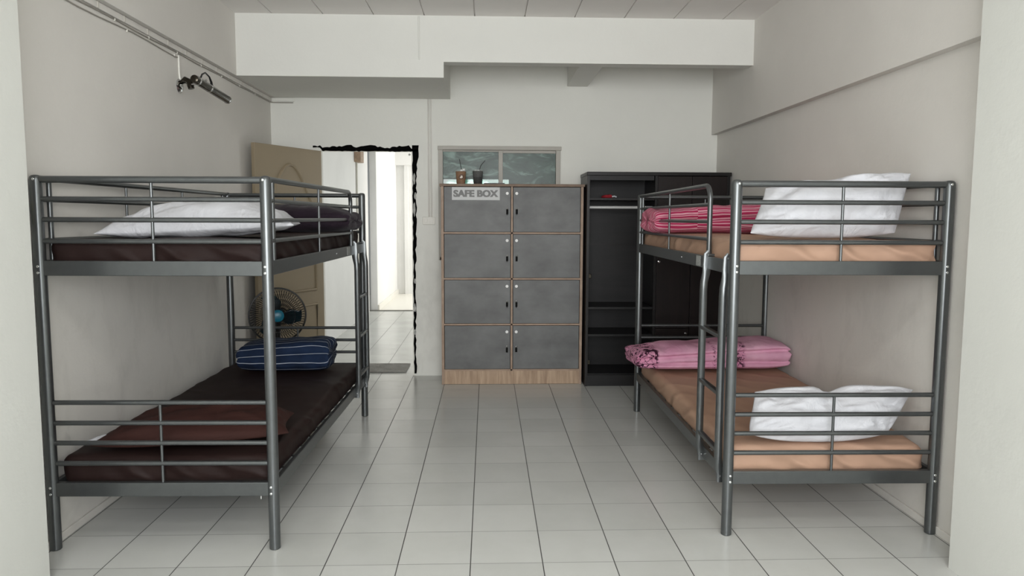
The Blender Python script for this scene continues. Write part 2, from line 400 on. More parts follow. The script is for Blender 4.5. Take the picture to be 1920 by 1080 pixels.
# torn black edge where the frame was: flat ragged strip on the wall face
def ragged(path, wlo, whi, seed):
    random.seed(seed); n = len(path); A = []; B = []
    for i, (p, d) in enumerate(path):
        a = wlo(i / (n - 1)) + random.uniform(-.004, .004); b = whi(i / (n - 1)) + random.uniform(-.006, .006)
        A.append((p[0] + d[0] * a, p[1] + d[1] * a)); B.append((p[0] + d[0] * b, p[1] + d[1] * b))
    return A, B
def strip(A, B, y0, y1):
    m_ = MB(); n = len(A)
    vs = [(a[0], y, a[1]) for y in (y0, y1) for a in A] + [(b[0], y, b[1]) for y in (y0, y1) for b in B]
    fs = []
    for i in range(n - 1):
        fs += [(i, i + 1, 2 * n + i + 1, 2 * n + i), (n + i, 3 * n + i, 3 * n + i + 1, n + i + 1), (i, n + i, n + i + 1, i + 1), (2 * n + i, 2 * n + i + 1, 3 * n + i + 1, 3 * n + i)]
    fs += [(0, 2 * n, 3 * n, n), (n - 1, 2 * n - 1, 4 * n - 1, 3 * n - 1)]
    return m_.add(vs, fs)
n = 44
top = [((DX0 - 0.06 + (DX1 + 0.05 - DX0 + 0.06) * k / n, DZ), (0, 1)) for k in range(n + 1)]
A, B = ragged(top, lambda t: 0.026 if t < 0.07 else -0.004, lambda t: 0.040 if t < 0.07 else (0.02 + 0.028 * min(1, t * 2.6) if t < 0.38 else (0.026 + 0.02 * math.sin(t * 9) ** 2 if t < 0.93 else 0.016)), 3)
tr = bpy.data.objects.new('trim_7', None); COL.objects.link(tr); tag(tr, 'torn black sealant edge around the bare doorway', None, None, 'structure'); tr.location = (0, 0, 0)
strip(A, B, YB - 0.003, YB + 0.02).build('top_edge', tar_m, tr)
sid = [((DX1, 0.02 + (DZ + 0.03) * k / 60), (1, 0)) for k in range(61)]
A, B = ragged(sid, lambda t: -0.003, lambda t: 0.014 + 0.030 * max(0, t - 0.35) + (0.014 if t > 0.93 else 0) + 0.003 * math.sin(t * 40) ** 2, 5)
strip(A, B, YB - 0.003, YB + 0.02).build('side_edge', tar_m, tr)
mb = MB()
for zc, hh, xo in ((1.77, 0.10, 0.010), (1.62, 0.06, 0.018), (1.50, 0.13, 0.010), (0.86, 0.05, 0.010), (0.62, 0.08, 0.006), (1.98, 0.02, -0.03), (0.40, 0.05, 0.006)):
    pts = [(DX1 + xo + 0.012 * math.cos(a) * random.uniform(.6, 1.1), zc + hh / 2 * math.sin(a) * random.uniform(.8, 1.1)) for a in [2 * PI * k / 14 for k in range(14)]]
    mb.prism(pts, YB - 0.005, YB - 0.001)
mb.build('filler_patch', patch_m, tr)
# light jamb lining
mb = MB(); mb.box(DX1 - 0.012, DX1, YB + 0.001, YB + 0.1, 0, DZ); struct(mb, 'trim_8', white_m, 'white jamb at the right of the doorway')

# high window in the back wall
win = bpy.data.objects.new('window_1', None); COL.objects.link(win); tag(win, 'two-pane filmed glass window high in the back wall', None, None, 'structure')
mb = MB(); fy0, fy1 = YB - 0.02, YB + 0.06
mb.box(WX0 - 0.012, WX1 + 0.012, fy0 - 0.01, fy1, WZ1 - 0.022, WZ1 + 0.012, 0.003)
mb.box(WX0 - 0.008, WX0 + 0.032, fy0, fy1, WZ0, WZ1 - 0.02, 0.003); mb.box(WX1 - 0.036, WX1 + 0.004, fy0, fy1, WZ0, WZ1 - 0.02, 0.003)
mb.box(WX0, WX1, fy0, fy1, WZ0, WZ0 + 0.03, 0.003)
mb.build('window_frame', frame_m, win)
mb = MB(); ym = YB + 0.0
mb.box(0.768, 0.806, ym, ym + 0.03, WZ0 + 0.03, WZ1 - 0.022, 0.002)
mb.box(WX0 + 0.032, 0.768, ym, ym + 0.03, WZ1 - 0.036, WZ1 - 0.022, 0.002); mb.box(0.806, WX1 - 0.036, ym, ym + 0.03, WZ1 - 0.046, WZ1 - 0.022, 0.002)
mb.build('sash', frame_m, win)
MB().box(WX0 + 0.03, 0.770, ym + 0.012, ym + 0.017, WZ0 + 0.03, WZ1 - 0.03).build('pane', glass_m, win)
MB().box(0.804, WX1 - 0.034, ym + 0.012, ym + 0.017, WZ0 + 0.03, WZ1 - 0.03).build('pane', glass_m, win)

# ------------------------------------------------------------------ cables, conduits, switches
cable_m = M('white_cable', (196, 192, 184), 0.5).m
cable_d = M('grey_cable', (146, 142, 134), 0.5).m
def cable(name, pts, r, mat, label, clips=None, group=None):
    t = thing(name, label, 'cable', pts[0], 0, group); o = Vector(pts[0])
    MB().tube([Vector(p) - o for p in pts], r, 8).build('cable_run', mat, t, True)
    for c in (clips or []):
        c = Vector(c) - o
        MB().box(c.x - 0.002, c.x + 0.006, c.y - 0.003, c.y + 0.003, c.z - 0.007, c.z + 0.007, 0.0015).build('cable_clip', white_m, t)
    return t
xw = XL + 0.004
rw = thing('cable_raceway', 'flat painted cable raceway under the left wall beam, turning onto the back wall', 'cable raceway', (XL, 0, 2.44))
MB().box(-0.006, 0.014, -0.985, YB, -0.012, 0.020, 0.003).build('raceway_run', wall_m, rw)
MB().box(0.014, 0.21, YB - 0.014, YB + 0.002, -0.010, 0.018, 0.003).build('raceway_end', back_m, rw)
for k in range(14): MB().box(0.012, 0.0165, -0.9 + 0.25 * k, -0.893 + 0.25 * k, -0.012, 0.020).build('raceway_joint', cable_m, rw)
cable('wall_cable', [(xw, -0.98 + k * 0.2, 2.419 + 0.003 * math.sin(k * 1.7)) for k in range(16)] + [(xw, 2.57, 2.42), (XL + 0.03, YB - 0.008, 2.42), (-1.02, YB - 0.006, 2.42)], 0.004, cable_d, 'upper thin cable clipped below the raceway along the left wall, turning the far corner', [(xw, -0.7 + 0.36 * k, 2.419) for k in range(9)])
cable('wall_cable', [(xw, -0.98 + k * 0.17, 2.396 + 0.006 * math.sin(k * 1.1)) for k in range(11)] + [(xw, 0.755, 2.395)], 0.0035, cable_d, 'lower thin cable sagging under its neighbour, ending above the wall lamp', [(xw, -0.45, 2.394), (xw, 0.14, 2.396), (xw, 0.70, 2.396)])
cable('lamp_conduit', [(xw + 0.003, 0.756, 2.405), (xw + 0.003, 0.757, 2.30), (xw + 0.004, 0.765, 2.262)], 0.006, white_m, 'short white cable dropping to the wall lamp')
t = cable('switch_conduit', [(0.152, YB - 0.006, 2.46), (0.152, YB - 0.006, 1.435)], 0.007, wall_m, 'left one of two painted conduits running down to the light switch')
cable('switch_conduit', [(0.174, YB - 0.006, 2.46), (0.174, YB - 0.006, 1.435)], 0.006, wall_m, 'right one of two painted conduits running down to the light switch')
cable('beam_conduit', [(0.165, 1.643, ZC - 0.01), (0.165, 1.643, 2.64), (0.166, 1.645, 2.59)], 0.006, beam_m, 'painted conduit on the front of the white boxed beam')
t = thing('wall_switch', 'white double switch plate on the back wall between doorway and lockers', 'switch', (0.15, YB, 1.40))
MB().box(-0.055, 0.055, -0.010, 0, -0.034, 0.034, 0.004).build('switch_plate', white_m, t)
MB().box(-0.040, -0.012, -0.014, -0.009, -0.016, 0.016, 0.002).build('rocker', white_m, t)
MB().box(0.012, 0.040, -0.014, -0.009, -0.016, 0.016, 0.002).build('rocker', white_m, t)
t = thing('wall_socket', 'small beige socket plate beside the left pillar behind the bunk post', 'socket', (XL, -0.80, 1.445))
MB().box(0, 0.012, -0.05, 0.05, -0.045, 0.045, 0.004).build('socket_plate', M('beige_plastic', (196, 190, 168), 0.5).m, t)
MB().box(0.012, 0.016, -0.02, 0.02, -0.02, 0.02, 0.002).build('socket_insert', M('beige_plastic_dark', (150, 144, 126), 0.5).m, t)

# corridor junction box and pipe
t = thing('junction_box', 'small brown box with pipe high on the corridor wall seen through the doorway', 'junction box', (CW + 0.001, 6.05, 2.27))
MB().box(0, 0.09, -0.12, 0.12, -0.10, 0.10, 0.008).build('box_body', M('brown_box', (150, 128, 108), 0.6).mottle(0.3, 20).m, t)
MB().tube([(0.012, 0, -0.09), (0.012, 0, -2.2)], 0.012, 10).build('pipe', M('pipe_paint', (190, 188, 178), 0.6).m, t, True)
# corridor mat
mat_m = fabric('grey_mat_weave', (142, 140, 136), 0.9, 30, 0.8, (1, 1, 1), 0, 0.25)
mb = MB(); mb.box(-0.75, -0.078, 2.73, 3.10, 0.001, 0.014, 0.005)
tag(mb.build('door_mat', mat_m), 'grey rectangular door mat on the corridor floor just beyond the doorway', 'mat')

# ------------------------------------------------------------------ wall lamp (picture light)
t = thing('wall_lamp', 'dark chrome tubular picture light swivelled out from the left wall', 'wall lamp', (XL, 0.76, 2.225))
MB().lathe([(0.001, 0), (0.040, 0), (0.044, 0.006), (0.036, 0.014), (0.016, 0.020), (0.001, 0.021)], 28, (0, 0, 0), (1, 0, 0)).build('wall_plate', chrome_m, t, True)
MB().tube([(0.015, 0, 0.02), (0.045, -0.01, 0.035), (0.075, -0.02, 0.02), (0.085, -0.02, -0.02)], 0.017, 14, rs=[0.012, 0.020, 0.022, 0.018]).build('bracket', lampm, t, True)
MB().tube([(0.07, -0.02, 0.005), (0.14, -0.05, 0.005), (0.20, -0.08, 0.02)], 0.007, 10).build('swivel_arm', chrome_m, t, True)
a = Vector((0.19, -0.24, 0.0)); b = Vector((0.19, 0.30, -0.035)); d = (b - a).normalized()
lt = MB().tube([a, a + d * 0.004, a + d * 0.03, b - d * 0.03, b - d * 0.004, b], 0.024, 20, rs=[0.016, 0.023, 0.025, 0.025, 0.023, 0.016]).build('lamp_tube', lampm, t, True)
for q in (0.04, 0.21, 0.52): MB().tube([a + d * q, a + d * (q + 0.012)], 0.0262, 20).build('ring', chrome_m, lt, True)
MB().tube([a + d * 0.09 + Vector((0.0, 0, 0.02)), a + d * 0.12 + Vector((0, 0, 0.055)), a + d * 0.17 + Vector((0, 0, 0.078)), a + d * 0.23 + Vector((0, 0, 0.07)), a + d * 0.26 + Vector((0, 0, 0.045)), a + d * 0.27 + Vector((0, 0, 0.015))], 0.006, 10, rs=[.005, .005, .005, .005, .007, .009]).build('power_lead', black_m, t, True)

# ------------------------------------------------------------------ bunk beds
BW, BL = 0.9377, 2.0465; hw, hl = BW / 2, BL / 2; PR = 0.0235
UPZ, LOZ = (1.183, 1.245), (0.238, 0.298)
def make_bunk(label):
    t = thing('bunk_bed', label, 'bunk bed', (0, 0, 0), 0, 'grey tubular steel bunk beds')
    for sx in (-1, 1):
        for sy in (-1, 1):
            x, y = sx * hw, sy * hl
            p = MB().tube([(x, y, 0), (x, y, 0.004), (x, y, 0.012), (x, y, 1.578), (x, y, 1.590), (x, y, 1.596), (x, y, 1.598)], PR, 22, rs=[PR - .004, PR, PR, PR, PR - .002, PR - .008, PR - .016]).build('post', tube_m, t, True)
            for z in (1.222, 1.196, 0.28, 0.252, 1.580):
                r = 0.0055
                MB().lathe([(r, 0), (r, 0.002), (r * .6, 0.0035), (0.0006, 0.004)], 12, (x + (-sx) * 0.004, y + sy * (PR - 0.001), z), (0, sy, 0)).build('bolt', bolt_m, p, True)
    for sy in (-1, 1):
        y = sy * hl
        for z0, z1 in (UPZ, LOZ):
            MB().box(-hw + PR * .6, hw - PR * .6, y - 0.012, y + 0.012, z0, z1, 0.003).build('end_beam', tube_m, t)
        MB().tube([(-hw, y, 1.580), (hw, y, 1.580)], 0.0145, 14).build('top_rail', tube_m, t, True)
        for z in (1.500, 1.415, 1.326, 0.644, 0.556, 0.469, 0.380):
            MB().tube([(-hw, y, z), (hw, y, z)], 0.0105, 12).build('end_rail', tube_m, t, True)
        for z0, z1 in ((1.24, 1.575), (0.29, 0.644)):
            MB().tube([(0.0, y + sy * -0.0, z0), (0.0, y, z1)], 0.0065, 10).build('spindle', tube_m, t, True)
    for sx in (-1, 1):
        x = sx * hw
        for z0, z1 in (UPZ, LOZ):
            MB().box(x - 0.011, x + 0.011, -hl + PR * .6, hl - PR * .6, z0, z1, 0.003).build('side_beam', tube_m, t)
    # wire mattress bases: slats
    for z in (1.21, 0.265):
        g = MB()
        for k in range(13):
            yy = -hl + 0.09 + k * (BL - 0.18) / 12; g.box(-hw + 0.01, hw - 0.01, yy - 0.012, yy + 0.012, z - 0.008, z + 0.008)
        g.build('slat_base', tube_m, t)
    # aisle-side guard rail (+x), ends short of the ladder gap
    x = hw
    def guard(y0, y1, bend):
        g = thing_part('side_guard', t)
        R_ = 0.07; pts = [(x * sgn, y0, 1.585)]
        if bend:
            pts += [(x * sgn, y1 - R_, 1.590)] + [(x * sgn, y1 - R_ + R_ * math.sin(a), 1.590 - R_ + R_ * math.cos(a)) for a in [PI / 2 * k / 8 for k in range(1, 9)]] + [(x * sgn, y1, 1.24)]
        else: pts += [(x * sgn, y1, 1.585)]
        MB().tube(pts, 0.0125, 14).build('guard_bar', tube_m, g, True)
        for z in (1.497, 1.414, 1.328): MB().tube([(x * sgn, y0, z), (x * sgn, y1, z)], 0.0095, 12).build('guard_rail', tube_m, g, True)
        return g
    sgn = 1; g = guard(-hl, 0.645, True)
    MB().tube([(x, -0.94, 1.235), (x, -0.94, 1.585)], 0.0105, 12).build('guard_upright', tube_m, g, True)
    MB().tube([(x, -0.165, 1.235), (x, -0.165, 1.588)], 0.0065, 10).build('spindle', tube_m, g, True)
    sgn = -1; g = guard(-hl, hl, False)
    for yy in (-0.94, 0.94): MB().tube([(-x, yy, 1.235), (-x, yy, 1.585)], 0.0105, 12).build('guard_upright', tube_m, g, True)
    for yy in (-0.32, 0.32): MB().tube([(-x, yy, 1.235), (-x, yy, 1.585)], 0.0065, 10).build('spindle', tube_m, g, True)
    # ladder
    L = thing_part('ladder', t); lx = x + 0.03
    for yy in (0.672, 0.972):
        zs = [1.262, 1.255, 1.20, 1.165, 1.12, 1.08, 0.34, 0.30, 0.262, 0.225]
        xs = [x + .004, x + .014, x + .0165, x + .019, lx - .002, lx, lx, lx - .004, x + .016, x + .014]
        fl = [(1.1, .25), (1.1, .25), (1.15, .25), (1.1, .5), (1, .95), (1, 1), (1, 1), (1.1, .6), (1.15, .25), (1.1, .22)]
        MB().tube([(a_, yy, z_) for a_, z_ in zip(xs, zs)], 0.018, 16, flat=fl).build('ladder_rail', tube_m, L, True)
        MB().box(x - 0.018, x + 0.016, yy - 0.012, yy + 0.012, 1.246, 1.258, 0.003).build('hook', tube_m, L)
        MB().lathe([(.006, 0), (.006, .003), (.001, .005)], 12, (x + 0.018, yy, 0.255), (1, 0, 0)).build('bolt', bolt_m, L, True)
    for z in (0.898, 0.636, 0.372):
        MB().box(lx - 0.014, lx + 0.014, 0.672, 0.972, z - 0.009, z + 0.009, 0.006).build('rung', tube_m, L)
    # stickers on the upper beam
    MB().box(x + 0.011, x + 0.0125, 0.47, 0.545, 1.188, 1.240).build('paper_label', M('printed_label', (150, 152, 150), 0.6).mottle(0.5, 160).m, t)['label'] = 'printed paper label'
    MB().lathe([(.005, 0), (.005, .002), (.001, .004)], 12, (x + 0.011, 0.18, 1.215), (1, 0, 0)).build('bolt', bolt_m, t, True)
    return t
def thing_part(name, parent):
    o = bpy.data.objects.new(name, None); COL.objects.link(o); o.parent = parent; o.empty_display_size = 0.05; return o
bunk = make_bunk('grey steel bunk bed on the left with brown sheets, ladder at its far end')
th = -0.0173; u = Vector((-math.cos(th), -math.sin(th))); v = Vector((-math.sin(th), math.cos(th)))
c = Vector((-0.248, -0.740)) + u * hw + v * hl
LC = c.copy(); LTH = th
bunk.location = (c.x, c.y, 0); bunk.rotation_euler = (0, 0, th)
b2 = copy_tree(bunk)
th = -0.0127; u = Vector((math.cos(th), math.sin(th))); v = Vector((-math.sin(th), math.cos(th)))
c = Vector((1.7536, -0.6584)) + u * hw + v * hl
RC = c.copy(); RTH = th
b2.location = (c.x, c.y, 0); b2.rotation_euler = (0, 0, th + PI)
b2['label'] = 'grey steel bunk bed on the right with tan sheets, ladder at its near end'

# mattresses -------------------------------------------------------
def mattress(cx, cy, rz, ztop, mat, label, seed, thick=0.115, wx=0.912, ly=1.99):
    nx, ny, nz = 64, 110, 8; mb = MB(); idx = {}
    def P(i, j, k):
        a, b_, c_ = i / nx * 2 - 1, j / ny * 2 - 1, k / nz * 2 - 1
        X, Y, Z = a * wx / 2, b_ * ly / 2, c_ * thick / 2
        r = 0.035; q = Vector((X, Y, Z)); inn = Vector((max(-wx / 2 + r, min(wx / 2 - r, X)), max(-ly / 2 + r, min(ly / 2 - r, Y)), max(-thick / 2 + r, min(thick / 2 - r, Z))))
        dd = q - inn
        if dd.length > 1e-6: q = inn + dd.normalized() * min(r, dd.length) if dd.length > r else inn + dd
        nz_ = noise.noise(Vector((X * 2.4 + seed, Y * 2.4, Z * 3))); n2 = noise.noise(Vector((X * 9 + seed, Y * 9 + Z * 14, Z * 6)))
        edge = 1 if (abs(a) > .93 or abs(b_) > .97) else 0
        if c_ > 0.5: q.z += 0.010 * nz_ + 0.0015 * n2
        # stretched diagonal folds round the sides
        ph = (X if abs(b_) > abs(a) else Y) * 16 + Z * 26 + 2.5 * noise.noise(Vector((X * 2 + seed, Y * 2, 1)))
        fo = max(0, math.sin(ph)) ** 5 * max(0, 0.35 + noise.noise(Vector((X * 3 + 4, Y * 3 + seed, 0)))) * 0.010
        sd = max(0, 1 - (1 - max(abs(a), abs(b_))) / 0.08)
        q += Vector((math.copysign(1, a) if abs(a) > .93 else 0, math.copysign(1, b_) if abs(b_) > .96 else 0, 0.6 * (c_ > 0))) * (fo * sd - 0.002 * sd)
        if edge: q += Vector((a if abs(a) > .93 else 0, b_ if abs(b_) > .97 else 0, 0)) * (0.007 * n2 - 0.003)
        return q
    def vid(i, j, k):
        if (i, j, k) not in idx: idx[(i, j, k)] = len(mb.v); mb.v.append(tuple(P(i, j, k)))
        return idx[(i, j, k)]
    for i in range(nx):
        for j in range(ny):
            for k in (0, nz): mb.f.append((vid(i, j, k), vid(i + 1, j, k), vid(i + 1, j + 1, k), vid(i, j + 1, k)))
    for k in range(nz):
        for i in range(nx):
            for j in (0, ny): mb.f.append((vid(i, j, k), vid(i + 1, j, k), vid(i + 1, j, k + 1), vid(i, j, k + 1)))
        for j in range(ny):
            for i in (0, nx): mb.f.append((vid(i, j, k), vid(i, j + 1, k), vid(i, j + 1, k + 1), vid(i, j, k + 1)))
    o = mb.build('mattress', mat, None, True); o.location = (cx, cy, ztop - thick / 2 - 0.005); o.rotation_euler = (0, 0, rz)
    return tag(o, label, 'mattress', 'sheeted bunk mattresses')
mattress(LC.x, LC.y, LTH, 1.338, brown_sheet, 'dark brown sheeted mattress on the upper left bunk', 1)
mattress(LC.x, LC.y, LTH, 0.405, brown_sheet, 'dark brown sheeted mattress on the lower left bunk', 5, 0.125)
mattress(RC.x, RC.y, RTH, 1.336, tan_sheet, 'tan sheeted mattress on the upper right bunk', 9)
mattress(RC.x, RC.y, RTH, 0.405, tan_sheet, 'tan sheeted mattress on the lower right bunk', 14, 0.125)

# pillows ----------------------------------------------------------
def pillow(corners, T, mat, label, seed, group='bed pillows', up=None, bot=0.5, dent=0.0, pinch=0.07, name='pillow', wr=1.0, belly=0.0, nar=0.0, crest=0.0):
    """corners: near-left, near-right, far-right, far-left (3D). T thickness; bot = share on the back side"""
    c0, c1, c2, c3 = (Vector(q) for q in corners); n = 44
    O = (c0 + c1 + c2 + c3) / 4
    N = ((c1 - c0) + (c2 - c3)).cross((c3 - c0) + (c2 - c1)).normalized()
    mb = MB()
    def S(u, v):
        uu = u * (1 - pinch * (1 - v * v)) ; vv = v * (1 - pinch * 1.3 * (1 - u * u))
        uu *= 1 - nar * max(0, -v) ** 2.5; vv -= belly * (1 - abs(u) ** 2.5) * max(0, -v) ** 1.5
        vv += crest * max(0, v) ** 3 * (1 - abs(u) ** 3) * (1 - 0.75 * math.exp(-((u + 0.10) / 0.12) ** 2)) + 0.01 * math.sin(u * 13 + seed) * max(0, v) ** 6
        a, b_ = (uu + 1) / 2, (vv + 1) / 2
        return (c0 * (1 - a) + c1 * a) * (1 - b_) + (c3 * (1 - a) + c2 * a) * b_
    def H(u, v):
        h = (max(0, 1 - abs(u) ** 2.4) * max(0, 1 - abs(v) ** 2.4)) ** 0.52
        return h
    def wrk(u, v, s):
        # creases radiating from the corners
        w_ = 0
        for sx in (-1, 1):
            for sy in (-1, 1):
                du, dv_ = u - sx, v - sy; rr = math.hypot(du, dv_); an = math.atan2(dv_ * sy, du * sx)
                w_ += math.sin(an * 17 + seed * 2 + s + 3 * noise.noise(Vector((u * 2, v * 2, seed)))) * math.exp(-((rr - .42) / .32) ** 2) * 0.0035
        w_ += noise.noise(Vector((u * 2.2 + seed, v * 2.2, s))) * 0.018 + noise.noise(Vector((u * 6 + seed, v * 4, s + 4))) * 0.007
        return w_ * wr
    rows = []
    for side in (1, 0):
        g = []
        for j in range(n + 1):
            for i in range(n + 1):
                u_ = math.sin((i / n - .5) * PI); v_ = math.sin((j / n - .5) * PI)
                h = H(u_, v_)
                if dent: h *= 1 - dent * math.exp(-((u_ + 0.08) / 0.16) ** 2) * (0.35 + 0.65 * max(0, v_))
                p = S(u_, v_)
                if dent: p = p - (c3 - c0) * (0.10 * dent * math.exp(-((u_ + 0.08) / 0.13) ** 2) * max(0, v_) ** 2)
                amt = T * ((1 - bot) if side else -bot) * h + (wrk(u_, v_, side * 5) * min(1, h * 1.6)) * (1 if side else 0.4)
                p = p + N * amt - O
                g.append(tuple(p))
        o = len(mb.v); mb.v += g
        for j in range(n):
            for i in range(n):
                q = (o + j * (n + 1) + i, o + j * (n + 1) + i + 1, o + (j + 1) * (n + 1) + i + 1, o + (j + 1) * (n + 1) + i)
                mb.f.append(q)
    ob = mb.build(name, mat, None, False)
    b = bmesh.new(); b.from_mesh(ob.data); bmesh.ops.remove_doubles(b, verts=b.verts[:], dist=0.0012); bmesh.ops.recalc_face_normals(b, faces=b.faces[:]); b.to_mesh(ob.data); b.free()
    ob.data.polygons.foreach_set('use_smooth', [True] * len(ob.data.polygons))
    ob.location = O
    return tag(ob, label, 'pillow', group)
pillow([(-1.105, -0.47, 1.350), (-0.215, -0.44, 1.392), (-0.30, 0.00, 1.395), (-1.00, -0.06, 1.370)], 0.175, white_case, 'white pillow lying flat on the upper left bunk', 2, bot=0.26, belly=0.10, wr=1.5)
lp = pillow([(-1.085, -0.625, 0.424), (-0.235, -0.53, 0.446), (-0.30, -0.20, 0.446), (-1.00, -0.22, 0.434)], 0.14, brown_case, 'dark brown pillow lying flat on the lower left bunk, white corner showing', 6, bot=0.22, belly=0.42, wr=1.3)
cn = pillow([(-1.125, -0.615, 0.428), (-1.04, -0.60, 0.436), (-1.03, -0.52, 0.444), (-1.08, -0.53, 0.440)], 0.012, white_case, None, 3, pinch=0.02, name='inner_pillow_corner', wr=0.2)
for k in ('category', 'group'):
    if k in cn: del cn[k]
cn['label'] = 'white corner of the inner pillow'
cn.parent = lp; cn.location = cn.location - lp.location
pillow([(1.865, -0.50, 1.362), (2.570, -0.50, 1.366), (2.680, -0.40, 1.646), (2.010, -0.33, 1.575)], 0.20, white_case, 'white pillow propped upright on the upper right bunk, poking above the rail', 11, bot=0.5, pinch=0.03, belly=0.16, nar=0.04, wr=2.0, crest=0.10)
pillow([(1.860, -0.575, 0.438), (2.535, -0.585, 0.438), (2.685, -0.50, 0.626), (1.945, -0.45, 0.606)], 0.165, white_case, 'white pillow propped on the lower right bunk with dented middle', 17, bot=0.5, dent=0.6, pinch=0.02, belly=0.36, nar=0.06, wr=2.0, crest=0.26)

# folded bedding ---------------------------------------------------
def folded(Lx, D, H_, layers, mat, name, label, cat, loc, rz, seed, sag=0.0, group=None, amp=1.0, endp=7, taper=0.0, groove=0.30, rise=0.0):
    """a folded quilt: rounded stack profile in y-z swept along x, UV.y = length around the profile in metres"""
    nu, nv = 96, 92; prof = []
    for k in range(nv):
        a = 2 * PI * k / nv; ca, sa = math.cos(a), math.sin(a); e = 2 / 3.4
        y = math.copysign(abs(ca) ** e, ca) * D / 2; z = math.copysign(abs(sa) ** e, sa) * H_ / 2
        prof.append(Vector((0, y, z)))
    gro = []
    for p in prof:
        g = 0
        for q in range(1, layers):
            zb = -H_ / 2 + H_ * q / layers
            g += math.exp(-((p.z - zb) / (0.085 * H_)) ** 2)
        gro.append(g * min(1, abs(p.y) / (D / 2) * 1.2) ** 6)
    arc = [0]
    for k in range(1, nv + 1): arc.append(arc[-1] + (prof[k % nv] - prof[k - 1]).length)
    vs = []; uvs = []
    for i in range(nu + 1):
        s_ = math.sin((i / nu - .5) * PI)          # -1..1
        es = max(0.0, 1 - abs(s_) ** endp) ** (1 / endp)
        es = max(es, 0.06)
        x = s_ * Lx / 2
        hs = 1 - taper * s_ + 0.06 * noise.noise(Vector((x * 4, seed, 0)))
        for k in range(nv + 1):
            kk = k % nv; p = prof[kk].copy()
            p.y *= (1 - groove * gro[kk]) * (1 - 0.10 * (1 - es)) ; p.y *= 1 if es > .3 else es / .3
            p.z *= es * hs
            q = Vector((x, p.y, p.z))
            n1 = noise.noise(Vector((x * 5 + seed, q.y * 5, q.z * 9))); n2 = noise.noise(Vector((x * 13 + seed, q.y * 13, q.z * 22)))
            n3 = math.sin(x * 60 + 6 * noise.noise(Vector((x * 3, q.z * 10, seed)))) * max(0, noise.noise(Vector((x * 2.5 + 7, q.z * 3, seed))))
            d = (0.018 * n1 + 0.007 * n2 + 0.006 * n3) * amp
            nn = Vector((0.15 * s_, prof[kk].y / (D / 2), prof[kk].z / (H_ / 2))).normalized()
            low = 0.25 if q.z < -H_ * 0.3 else 1
            q += nn * d * low
            # ends: layers swell past each other
            if abs(s_) > .9: q.x += math.copysign(0.022 * (1 - gro[kk]) * (0.5 + noise.noise(Vector((seed, q.y * 9, q.z * 25)))), s_) * amp
            q.z += -sag * (1 - s_ * s_) * (1 if q.z > 0 else 0) + rise * s_ * (1 if prof[kk].z > 0 else 0.0)
            vs.append(q); uvs.append(((s_ + 1) / 2 * Lx, arc[k]))
    fs = []; 
    for i in range(nu):
        for k in range(nv): fs.append((i * (nv + 1) + k, i * (nv + 1) + k + 1, (i + 1) * (nv + 1) + k + 1, (i + 1) * (nv + 1) + k))
    fs.append(tuple(range(nv))); fs.append(tuple(nu * (nv + 1) + k for k in range(nv))[::-1])
    me = bpy.data.meshes.new(name); me.from_pydata([tuple(q) for q in vs], [], fs); me.materials.append(mat)
    ul = me.uv_layers.new(name='UVMap')
    for lp_ in me.loops: ul.data[lp_.index].uv = uvs[lp_.vertex_index]
    me.polygons.foreach_set('use_smooth', [True] * len(me.polygons)); me.update()
    b = bmesh.new(); b.from_mesh(me); bmesh.ops.remove_doubles(b, verts=b.verts[:], dist=0.0002); bmesh.ops.recalc_face_normals(b, faces=b.faces[:]); b.to_mesh(me); b.free()
    o = bpy.data.objects.new(name, me); COL.objects.link(o); o.location = loc; o.rotation_euler = (0, 0, rz)
    return tag(o, label, cat, group)
folded(0.575, 0.33, 0.20, 2, navy_m, 'folded_blanket', 'navy blanket with thin white stripes folded on the lower left bunk', 'blanket', (-0.68, 1.07, 0.504), 0.03, 4, amp=0.8, groove=0.12, rise=0.012)
folded(0.66, 0.36, 0.175, 2, purple_m, 'folded_blanket', 'dark purple quilt bundled at the far end of the upper left bunk', 'blanket', (-0.53, 0.97, 1.415), -0.06, 12, amp=1.0, groove=0.12, endp=5, rise=-0.02)
folded(0.80, 0.40, 0.185, 2, magenta_m, 'folded_blanket', 'magenta and pink striped blanket folded on the upper right bunk', 'blanket', (2.135, 0.93, 1.422), 0.0, 21, amp=0.8, groove=0.22, rise=0.02)
folded(1.02, 0.42, 0.17, 3, pink_m, 'folded_quilt', 'pink quilt with black floral trim folded across the lower right bunk', 'quilt', (2.17, 1.05, 0.50), 0.02, 33, amp=0.8, groove=0.18, rise=0.03)

# ------------------------------------------------------------------ lockers
LX0, LX1, LY0, LY1, LZ = 0.280, 1.482, 2.262, 2.590, 1.712
lk = thing('locker_cabinet', 'oak-edged locker cabinet with eight slate grey doors against the back wall', 'locker', ((LX0 + LX1) / 2, LY0, 0))
ox = (LX0 + LX1) / 2
def P_(mb, name, mat, par=lk, lab=None, smooth=False):
    mb.v = [(x - ox, y - LY0, z) for x, y, z in mb.v]
    o = mb.build(name, mat, par, smooth)
    if lab: o['label'] = lab
    return o
P_(MB().box(LX0, LX0 + 0.022, LY0, LY1, 0, LZ - 0.02, 0.001), 'side_panel', oakh_m)
P_(MB().box(LX1 - 0.022, LX1, LY0, LY1, 0, LZ - 0.02, 0.001), 'side_panel', oakh_m)
P_(MB().box(LX0 - 0.012, LX1 + 0.010, LY0 - 0.008, LY1, LZ - 0.022, LZ, 0.002), 'top_panel', oakt_m)
P_(MB().box(LX0 + 0.022, LX1 - 0.022, LY0 + 0.002, LY0 + 0.02, 0.002, 0.118, 0.001), 'plinth', oak_m)
P_(MB().box(LX0 + 0.02, LX1 - 0.02, LY1 - 0.01, LY1, 0.0, LZ - 0.02), 'back_panel', oakh_m)
XM = 0.877
